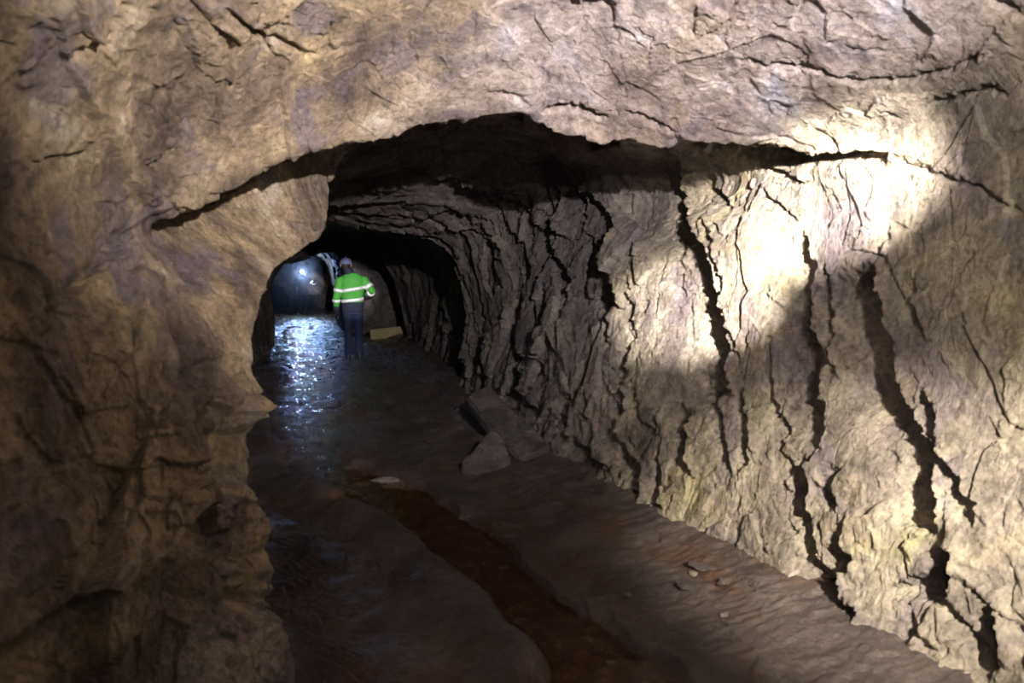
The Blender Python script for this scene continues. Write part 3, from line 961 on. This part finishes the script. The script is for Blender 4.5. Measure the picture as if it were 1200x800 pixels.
# ------------------------------------------------------------------ people
M_GREEN = flat_mat('hi_vis_green', (.055, .30, .035), .75, var=.2, scale=14)
M_NAVY = flat_mat('navy_cloth', (.014, .018, .038), .85, var=.3, scale=18)
M_BLUE = flat_mat('blue_work_trousers', (.018, .030, .080), .85, var=.3, scale=16)
M_BOOT = flat_mat('black_rubber', (.015, .015, .018), .5)
M_GLOVE = flat_mat('dark_glove', (.02, .02, .025), .8)
M_SKIN = flat_mat('skin', (.45, .27, .19), .55, var=.1)
M_HELMET = flat_mat('blue_grey_helmet', (.20, .22, .42), .4, var=.1)
M_HAIR = flat_mat('dark_hair', (.02, .015, .012), .7)
M_BAND = flat_mat('silver_reflective_tape', (.95, .95, .95), .5, metal=.5, var=.03, bump=.1)
m, nt, b = mat('headlamp_glow')
b.inputs['Base Color'].default_value = (.8, .9, 1, 1)
b.inputs['Emission Color'].default_value = (.62, .80, 1, 1)
b.inputs['Emission Strength'].default_value = 250
M_LAMP = m


def skinned(name, joints, edges, material, parent, sub=2):
    """one continuous surface grown round a skeleton; joints = {key: (x, y, z, rx, ry)}"""
    keys = list(joints)
    ix = {k: i for i, k in enumerate(keys)}
    me = bpy.data.meshes.new(name)
    me.from_pydata([joints[k][:3] for k in keys], [(ix[a], ix[b]) for a, b in edges], [])
    me.materials.append(material)
    o = link(bpy.data.objects.new(name, me), parent)
    sk = o.modifiers.new('skin', 'SKIN')
    sk.use_smooth_shade = True
    lay = me.skin_vertices[0].data if me.skin_vertices else None
    if lay is None:
        bm = bmesh.new(); bm.from_mesh(me); bm.verts.layers.skin.verify(); bm.to_mesh(me); bm.free()
        lay = me.skin_vertices[0].data
    for i, k in enumerate(keys):
        j = joints[k]
        lay[i].radius = (j[3], j[4] if len(j) > 4 else j[3])
        lay[i].use_root = (i == 0)
    ss = o.modifiers.new('sub', 'SUBSURF')
    ss.levels = ss.render_levels = sub
    return o


def loft(name, rings, material, parent, n=28, power=2.3, cap=True):
    """rings = [(centre, x-half-width, y-half-depth)] bottom to top -> superellipse tube"""
    vs, fs = [], []
    for c, rx, ry in rings:
        for k in range(n):
            a = 2 * PI * k / n
            ca, sa = math.cos(a), math.sin(a)
            vs.append((c[0] + rx * math.copysign(abs(ca) ** (2 / power), ca), c[1] + ry * math.copysign(abs(sa) ** (2 / power), sa), c[2]))
    for i in range(len(rings) - 1):
        for k in range(n):
            a, b_ = i * n + k, i * n + (k + 1) % n
            fs.append((a, b_, b_ + n, a + n))
    if cap:
        fs.append(tuple(range(n))[::-1])
        fs.append(tuple((len(rings) - 1) * n + k for k in range(n)))
    return obj_from(name, vs, fs, material, parent)


def tube_pts(path, radii, n=18, nsub=1):
    vs, fs = [], []
    P = [Vector(p) for p in path]
    prev = None
    for i, p in enumerate(P):
        d = (P[min(i + 1, len(P) - 1)] - P[max(i - 1, 0)]).normalized()
        ref = Vector((0, 1, 0)) if abs(d.y) < .9 else Vector((1, 0, 0))
        u = d.cross(ref).normalized()
        v = d.cross(u)
        for k in range(n):
            a = 2 * PI * k / n
            vs.append(p + (u * math.cos(a) + v * math.sin(a)) * radii[i])
    for i in range(len(P) - 1):
        for k in range(n):
            a, b_ = i * n + k, i * n + (k + 1) % n
            fs.append((a, b_, b_ + n, a + n))
    fs.append(tuple(range(n))[::-1])
    fs.append(tuple((len(P) - 1) * n + k for k in range(n)))
    return vs, fs


def merged(name, pieces, material, parent, voxel=.012):
    """several overlapping closed pieces fused into one continuous garment"""
    V, Fc = [], []
    for vs, fs in pieces:
        o = len(V)
        V += [tuple(v) for v in vs]
        Fc += [tuple(i + o for i in f) for f in fs]
    ob = obj_from(name, V, Fc, material, parent)
    r = ob.modifiers.new('remesh', 'REMESH')
    r.mode = 'VOXEL'
    r.voxel_size = voxel
    r.use_smooth_shade = True
    s_ = ob.modifiers.new('smooth', 'SMOOTH')
    s_.factor = .5
    s_.iterations = 4
    return ob


def ring_pts(rings, n=28, power=2.3):
    vs, fs = [], []
    for c, rx, ry in rings:
        for k in range(n):
            a = 2 * PI * k / n
            ca, sa = math.cos(a), math.sin(a)
            vs.append((c[0] + rx * math.copysign(abs(ca) ** (2 / power), ca), c[1] + ry * math.copysign(abs(sa) ** (2 / power), sa), c[2]))
    for i in range(len(rings) - 1):
        for k in range(n):
            a, b_ = i * n + k, i * n + (k + 1) % n
            fs.append((a, b_, b_ + n, a + n))
    fs.append(tuple(range(n))[::-1])
    fs.append(tuple((len(rings) - 1) * n + k for k in range(n)))
    return vs, fs


TORSO = [((0, .0, .86), .185, .125), ((0, 0, .95), .185, .13), ((0, 0, 1.05), .180, .13), ((0, 0, 1.15), .19, .135), ((0, 0, 1.25), .205, .14),
         ((0, 0, 1.35), .215, .14), ((0, 0, 1.43), .205, .125), ((0, 0, 1.49), .15, .10), ((0, .0, 1.53), .085, .08)]


def torso_at(z):
    zs = [r[0][2] for r in TORSO]
    return float(np.interp(z, zs, [r[1] for r in TORSO])), float(np.interp(z, zs, [r[2] for r in TORSO]))


def hand(parent, wrist, down, side, material, curl=.5, name='glove'):
    """five separate bent fingers on a palm, grown as one surface"""
    W = Vector(wrist)
    d = Vector(down).normalized()
    s = Vector(side).normalized()                 # towards the thumb
    nrm = d.cross(s).normalized()
    J, E = {}, []
    J['w'] = (*W, .026, .030)
    J['p'] = (*(W + d * .045), .026, .036)
    E.append(('w', 'p'))
    for k, (off, ln) in enumerate(((.030, .070), (.010, .078), (-.010, .072), (-.030, .056))):
        b0 = W + d * .085 + s * off
        J[f'k{k}'] = (*b0, .0115, .0115)
        E.append(('p', f'k{k}'))
        p1 = b0 + (d * math.cos(curl * .6) + nrm * math.sin(curl * .6)) * ln * .5
        p2 = p1 + (d * math.cos(curl * 1.6) + nrm * math.sin(curl * 1.6)) * ln * .5
        J[f'm{k}'] = (*p1, .0100, .0100)
        J[f't{k}'] = (*p2, .0080, .0080)
        E += [(f'k{k}', f'm{k}'), (f'm{k}', f't{k}')]
    t1 = W + d * .045 + s * .048 + nrm * .01
    t2 = t1 + (d * .8 + s * .35 + nrm * .5).normalized() * .035
    J['th1'] = (*t1, .0125, .0125)
    J['th2'] = (*t2, .0095, .0095)
    E += [('p', 'th1'), ('th1', 'th2')]
    return skinned(name, J, E, material, parent, 1)


def person(label, loc, rz, jacket_mat, cuff_mat, trouser_mat, bands, arms, head_off=(0, 0), scale=1.0, lamp=False, hips_mat=None):
    t = thing('person', label, 'person', loc, rz)
    t.scale = (scale,) * 3
    hx, hy = head_off
    # body: one continuous figure (mostly under the clothes)
    J = {'pelvis': (0, 0, .92, .13, .10), 'waist': (0, 0, 1.08, .12, .09), 'chest': (0, 0, 1.30, .14, .10), 'neck0': (0, .0, 1.46, .06, .06),
         'neck': (hx * .5, .01 + hy * .5, 1.53, .052, .055), 'chin': (hx * .85, .02 + hy * .85, 1.585, .062, .072), 'head': (hx, .02 + hy, 1.66, .074, .092), 'crown': (hx, .015 + hy, 1.715, .055, .07)}
    E = [('pelvis', 'waist'), ('waist', 'chest'), ('chest', 'neck0'), ('neck0', 'neck'), ('neck', 'chin'), ('chin', 'head'), ('head', 'crown')]
    for sd, nm in ((-1, 'l'), (1, 'r')):
        J[nm + 'hip'] = (sd * .085, 0, .86, .085, .085)
        J[nm + 'knee'] = (sd * .088, .015, .48, .052, .055)
        J[nm + 'ank'] = (sd * .092, -.01, .10, .036, .038)
        J[nm + 'toe'] = (sd * .10, .12, .045, .036, .03)
        E += [('pelvis', nm + 'hip'), (nm + 'hip', nm + 'knee'), (nm + 'knee', nm + 'ank'), (nm + 'ank', nm + 'toe')]
        sh, el, wr = arms[nm]
        J[nm + 'sh'] = (sd * .16, 0, 1.41, .055, .055)
        J[nm + 'el'] = (*el, .038, .038)
        J[nm + 'wr'] = (*wr, .025, .028)
        E += [('chest', nm + 'sh'), (nm + 'sh', nm + 'el'), (nm + 'el', nm + 'wr')]
    body = skinned('body', J, E, M_SKIN, t, 2)
    # face
    for sd in (-1, 1):
        vs, fs = tube_pts([(hx + sd * .078, .02 + hy, 1.635), (hx + sd * .086, .015 + hy, 1.655), (hx + sd * .082, .01 + hy, 1.68)], [.008, .013, .009], 8)
        obj_from('ear', vs, fs, M_SKIN, body)
        vs, fs = ring_pts([((hx + sd * .03, .108 + hy, 1.663 + dz), .011 * r_, .006 * r_) for dz, r_ in ((-.007, .4), (0, 1), (.007, .4))], 10, 2)
        obj_from('eye', vs, fs, M_HAIR, body)
    vs, fs = tube_pts([(hx, .108 + hy, 1.672), (hx, .122 + hy, 1.645), (hx, .128 + hy, 1.632), (hx, .108 + hy, 1.625)], [.007, .011, .014, .008], 10)
    obj_from('nose', vs, fs, M_SKIN, body)
    vs, fs = tube_pts([(hx - .022, .098 + hy, 1.600), (hx, .104 + hy, 1.598), (hx + .022, .098 + hy, 1.600)], [.003, .006, .003], 8)
    obj_from('mouth', vs, fs, flat_mat('lips', (.35, .15, .12)), body)
    # hair and helmet
    obj = loft('hair', [((hx, .0 + hy, 1.60), .060, .060), ((hx, .0 + hy, 1.64), .080, .088), ((hx, .005 + hy, 1.69), .082, .098), ((hx, .01 + hy, 1.70), .05, .06)], M_HAIR, body, 24, 2)
    rings = []
    for k in range(9):
        a = k / 8 * PI / 2
        rings.append(((hx, .012 + hy, 1.695 + .105 * math.sin(a)), .108 * math.cos(a) + .002, .132 * math.cos(a) + .002))
    helm = loft('helmet', [((hx, .02 + hy, 1.683), .128, .158), ((hx, .015 + hy, 1.692), .128, .156)] + rings, M_HELMET, t, 32, 2)
    vs, fs = tube_pts([(hx, -.12 + hy, 1.735), (hx, -.06 + hy, 1.79), (hx, .03 + hy, 1.806), (hx, .10 + hy, 1.775)], [.010, .014, .014, .010], 10)
    obj_from('ridge', vs, fs, M_HELMET, helm)
    # trousers
    P = [ring_pts([((0, 0, .80), .155, .115), ((0, 0, .9), .175, .122), ((0, 0, 1.0), .17, .118)])]
    for sd in (-1, 1):
        P.append(tube_pts([(sd * .082, 0, .86), (sd * .086, .005, .7), (sd * .088, .012, .48), (sd * .090, .0, .28), (sd * .092, -.01, .10)],
                          [.098, .088, .072, .070, .076], 20))
    merged('trousers', P, trouser_mat, t)
    for sd in (-1, 1):
        vs, fs = ring_pts([((sd * .10, .045, .0), .050, .135), ((sd * .10, .045, .03), .052, .137), ((sd * .10, .04, .06), .048, .125), ((sd * .096, .0, .10), .048, .08), ((sd * .094, -.01, .17), .050, .056), ((sd * .094, -.01, .2), .052, .058)], 24, 2.4)
        obj_from('boot', vs, fs, M_BOOT, t)
    # jacket: upper in colour, hem and cuffs dark
    up = [r_ for r_ in TORSO if r_[0][2] >= 1.0]
    P = [ring_pts([((0, 0, 1.00), *torso_at(1.0))] + up)]
    lower_arm = []
    for sd, nm in ((-1, 'l'), (1, 'r')):
        sh, el, wr = (Vector(a) for a in arms[nm])
        mid_ = sh.lerp(el, .5)
        fore = el.lerp(wr, .62)
        P.append(tube_pts([sh + Vector((-sd * .05, 0, .01)), sh, mid_, el, el.lerp(wr, .3), fore], [.075, .082, .072, .064, .06, .054], 20))
        lower_arm.append((el.lerp(wr, .55), wr, sd, nm))
    jk = merged('jacket', P, jacket_mat, t)
    P = [ring_pts([((0, 0, .84), .186, .13), ((0, 0, .90), .190, .134), ((0, 0, 1.02), torso_at(1.02)[0] + .006, torso_at(1.02)[1] + .006)])]
    merged('jacket_hem', P, cuff_mat, t)
    loft('collar', [((hx * .25, 0, 1.475), .10, .09), ((hx * .4, 0, 1.52), .085, .082), ((hx * .6, .0, 1.57), .080, .088), ((hx * .85, .01, 1.62), .086, .10)], cuff_mat, t, 24, 2)
    for a, b_, sd, nm in lower_arm:
        dirv = (b_ - a).normalized()
        vs, fs = tube_pts([a, a.lerp(b_, .5), b_, b_ + dirv * .02], [.057, .053, .046, .036], 18)
        obj_from('cuff', vs, fs, cuff_mat, t)
        hand(t, b_ + dirv * .01, dirv, (-sd * .3, .95, 0) if abs(dirv.z) > .6 else (0, 0, 1), M_GLOVE)
    # reflective bands
    for kind, *q_ in bands:
        if kind == 'torso':
            z0, hgt, sag = q_
            n = 40
            vs, fs = [], []
            for j, dz in enumerate((-hgt / 2, -hgt / 2, hgt / 2, hgt / 2)):
                off = .012 if j in (1, 2) else -.004
                for k in range(n):
                    a = 2 * PI * k / n
                    ca, sa = math.cos(a), math.sin(a)
                    z = z0 + dz + sag * ca
                    rx, ry = torso_at(z)
                    vs.append(((rx + off) * math.copysign(abs(ca) ** (2 / 2.3), ca), (ry + off) * math.copysign(abs(sa) ** (2 / 2.3), sa), z))
            for j in range(4):
                for k in range(n):
                    a, b_ = j * n + k, j * n + (k + 1) % n
                    c_, d_ = ((j + 1) % 4) * n + (k + 1) % n, ((j + 1) % 4) * n + k
                    fs.append((a, b_, c_, d_))
            obj_from('reflective_band', vs, fs, M_BAND, jk)
        else:
            nm, seg, f0, f1, r_ = q_
            sh, el, wr = (Vector(a) for a in arms[nm])
            a, b_ = (sh, el) if seg == 'upper' else (el, wr)
            p0, p1 = a.lerp(b_, f0), a.lerp(b_, f1)
            vs, fs = tube_pts([p0, p0.lerp(p1, .02), p0.lerp(p1, .98), p1], [r_ * .9, r_, r_, r_ * .9], 20)
            obj_from('reflective_band', vs, fs, M_BAND, jk)
    if lamp:
        ln = thing_part('headlamp', t)
        vs, fs = tube_pts([(hx, .150 + hy, 1.715), (hx, .185 + hy, 1.713)], [.040, .050], 20)
        o = obj_from('headlamp', vs, fs, M_BOOT, helm)
        vs, fs = tube_pts([(hx, .184 + hy, 1.713), (hx, .190 + hy, 1.713)], [.046, .042], 20)
        obj_from('lens', vs, fs, M_LAMP, helm)
    return t


def thing_part(name, parent):
    return None


p1x, p1y, _ = ground(415, 421)
arms1 = {'l': ((-.205, 0, 1.40), (-.275, -.02, 1.10), (-.285, .05, .84)), 'r': ((.205, 0, 1.40), (.345, -.05, 1.20), (.20, .22, 1.12))}
person('person seen from behind in a green high-visibility jacket with reflective bands and navy trousers',
       (p1x, p1y, floor_z(p1x, p1y) - .005), 0.0, M_GREEN, M_NAVY, M_BLUE,
       [('torso', 1.245, .055, .035), ('torso', 1.055, .055, .02), ('arm', 'l', 'upper', .50, .68, .080), ('arm', 'l', 'fore', .10, .28, .073),
        ('arm', 'r', 'upper', .40, .66, .083), ('arm', 'r', 'fore', .12, .36, .072)],
       arms1, head_off=(-.10, .03))
p2x, p2y, _ = at(356, 366, 25.6)
arms2 = {'l': ((-.205, 0, 1.40), (-.40, .04, 1.22), (-.48, .24, 1.30)), 'r': ((.205, 0, 1.40), (.27, -.02, 1.10), (.27, .06, .84))}
t2 = person('distant person in dark clothes facing the camera with a bright headlamp',
            (p2x, p2y, floor_z(p2x, p2y) - .005), PI - .05, M_NAVY, M_NAVY, M_NAVY,
            [('arm', 'l', 'upper', .55, .85, .080), ('arm', 'l', 'fore', .20, .55, .075)], arms2, scale=.88, lamp=True)


# ------------------------------------------------------------------ lights
def look(o, target):
    d = Vector(target) - o.location
    o.rotation_euler = d.to_track_quat('-Z', 'Y').to_euler()


def spot(name, loc, target, power, angle, blend, color, size=.02):
    l = bpy.data.lights.new(name, 'SPOT')
    l.energy = power
    l.spot_size = math.radians(angle)
    l.spot_blend = blend
    l.color = color
    l.shadow_soft_size = size
    o = bpy.data.objects.new(name, l)
    o.location = loc
    look(o, target)
    return link(o)


WARM = (1.0, .93, .80)
HL = (1.25, -.15, 2.2)          # helmet lamps of the party standing beside and behind the camera
spot('helmet_lamp', (1.2, -.1, 2.35), at(968, 226, 2.9), 1050, 15.5, 1.0, WARM)
spot('helmet_lamp', (1.15, -.05, 2.2), at(830, 350, 3.55), 1050, 12, 1.0, WARM)
spot('helmet_lamp', (1.4, -.25, 2.1), at(1050, 625, 2.2), 250, 32, 1.0, (1.0, .92, .74))
spot('helmet_lamp', (1.3, -.2, 2.2), at(980, 350, 2.9), 30, 60, 1.0, (1.0, .93, .80))
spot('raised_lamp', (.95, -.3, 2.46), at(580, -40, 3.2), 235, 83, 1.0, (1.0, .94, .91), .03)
spot('added_shadow_fill', (.1, -.15, 1.72), at(760, 420, 4), 4.5, 120, 1.0, (1.0, .93, .86), .03)  # weak fill added at the camera to lift the crack shadows
spot('added_band_spot', (.25, -.2, 1.85), (p1x, p1y, 1.25), 800, 5.5, .8, (1, 1, 1))  # added narrow beam, brightens the green jacket and its bands
spot('added_band_spot', (.1, -.2, 1.8), (p2x + .35, p2y, 1.1), 5000, 2.0, .6, (1, 1, 1))  # added narrow beam, brightens the sleeve bands of the distant person
lx, ly, lz = at(355, 320, 25.3)
spot('miner_headlamp', (lx, ly - .05, lz), (-.5, 9, .25), 36, 60, 1.0, (.27, .46, 1.0), .03)

# mine mist hanging around the far lamp
m = bpy.data.materials.new('mist')
m.use_nodes = True
nt = m.node_tree
for n in list(nt.nodes):
    nt.nodes.remove(n)
o_ = nt.nodes.new('ShaderNodeOutputMaterial')
v_ = nd(nt, 'ShaderNodeVolumeScatter', ins={'Color': (1, 1, 1, 1), 'Density': .003, 'Anisotropy': .92})
nt.links.new(v_.outputs[0], o_.inputs['Volume'])
mist = obj_from('mist', [(-1.65, 18, .12), (-.1, 18, .12), (-.5, 27, .12), (-3.3, 27, .12), (-1.5, 18, 1.95), (-.25, 18, 1.95), (-.9, 27, 1.95), (-3.1, 27, 1.95)],
                [(0, 3, 2, 1), (4, 5, 6, 7), (0, 1, 5, 4), (1, 2, 6, 5), (2, 3, 7, 6), (3, 0, 4, 7)], m, smooth=False)
tag(mist, 'thin bluish mist glowing around the distant headlamp', 'mist')
mist['kind'] = 'stuff'

w = bpy.data.worlds.new('world')
bpy.context.scene.world = w
w.use_nodes = True
w.node_tree.nodes['Background'].inputs[0].default_value = (0, 0, 0, 1)
w.node_tree.nodes['Background'].inputs[1].default_value = 0

sc_ = bpy.context.scene
sc_.view_settings.view_transform = 'Standard'
sc_.view_settings.look = 'None'
sc_.view_settings.exposure = 3
sc_.view_settings.gamma = 1
sc_.view_settings.use_curve_mapping = False
sc_.cycles.use_denoising = True
sc_.cycles.max_bounces = 6
sc_.cycles.diffuse_bounces = 2
sc_.cycles.sample_clamp_indirect = 4
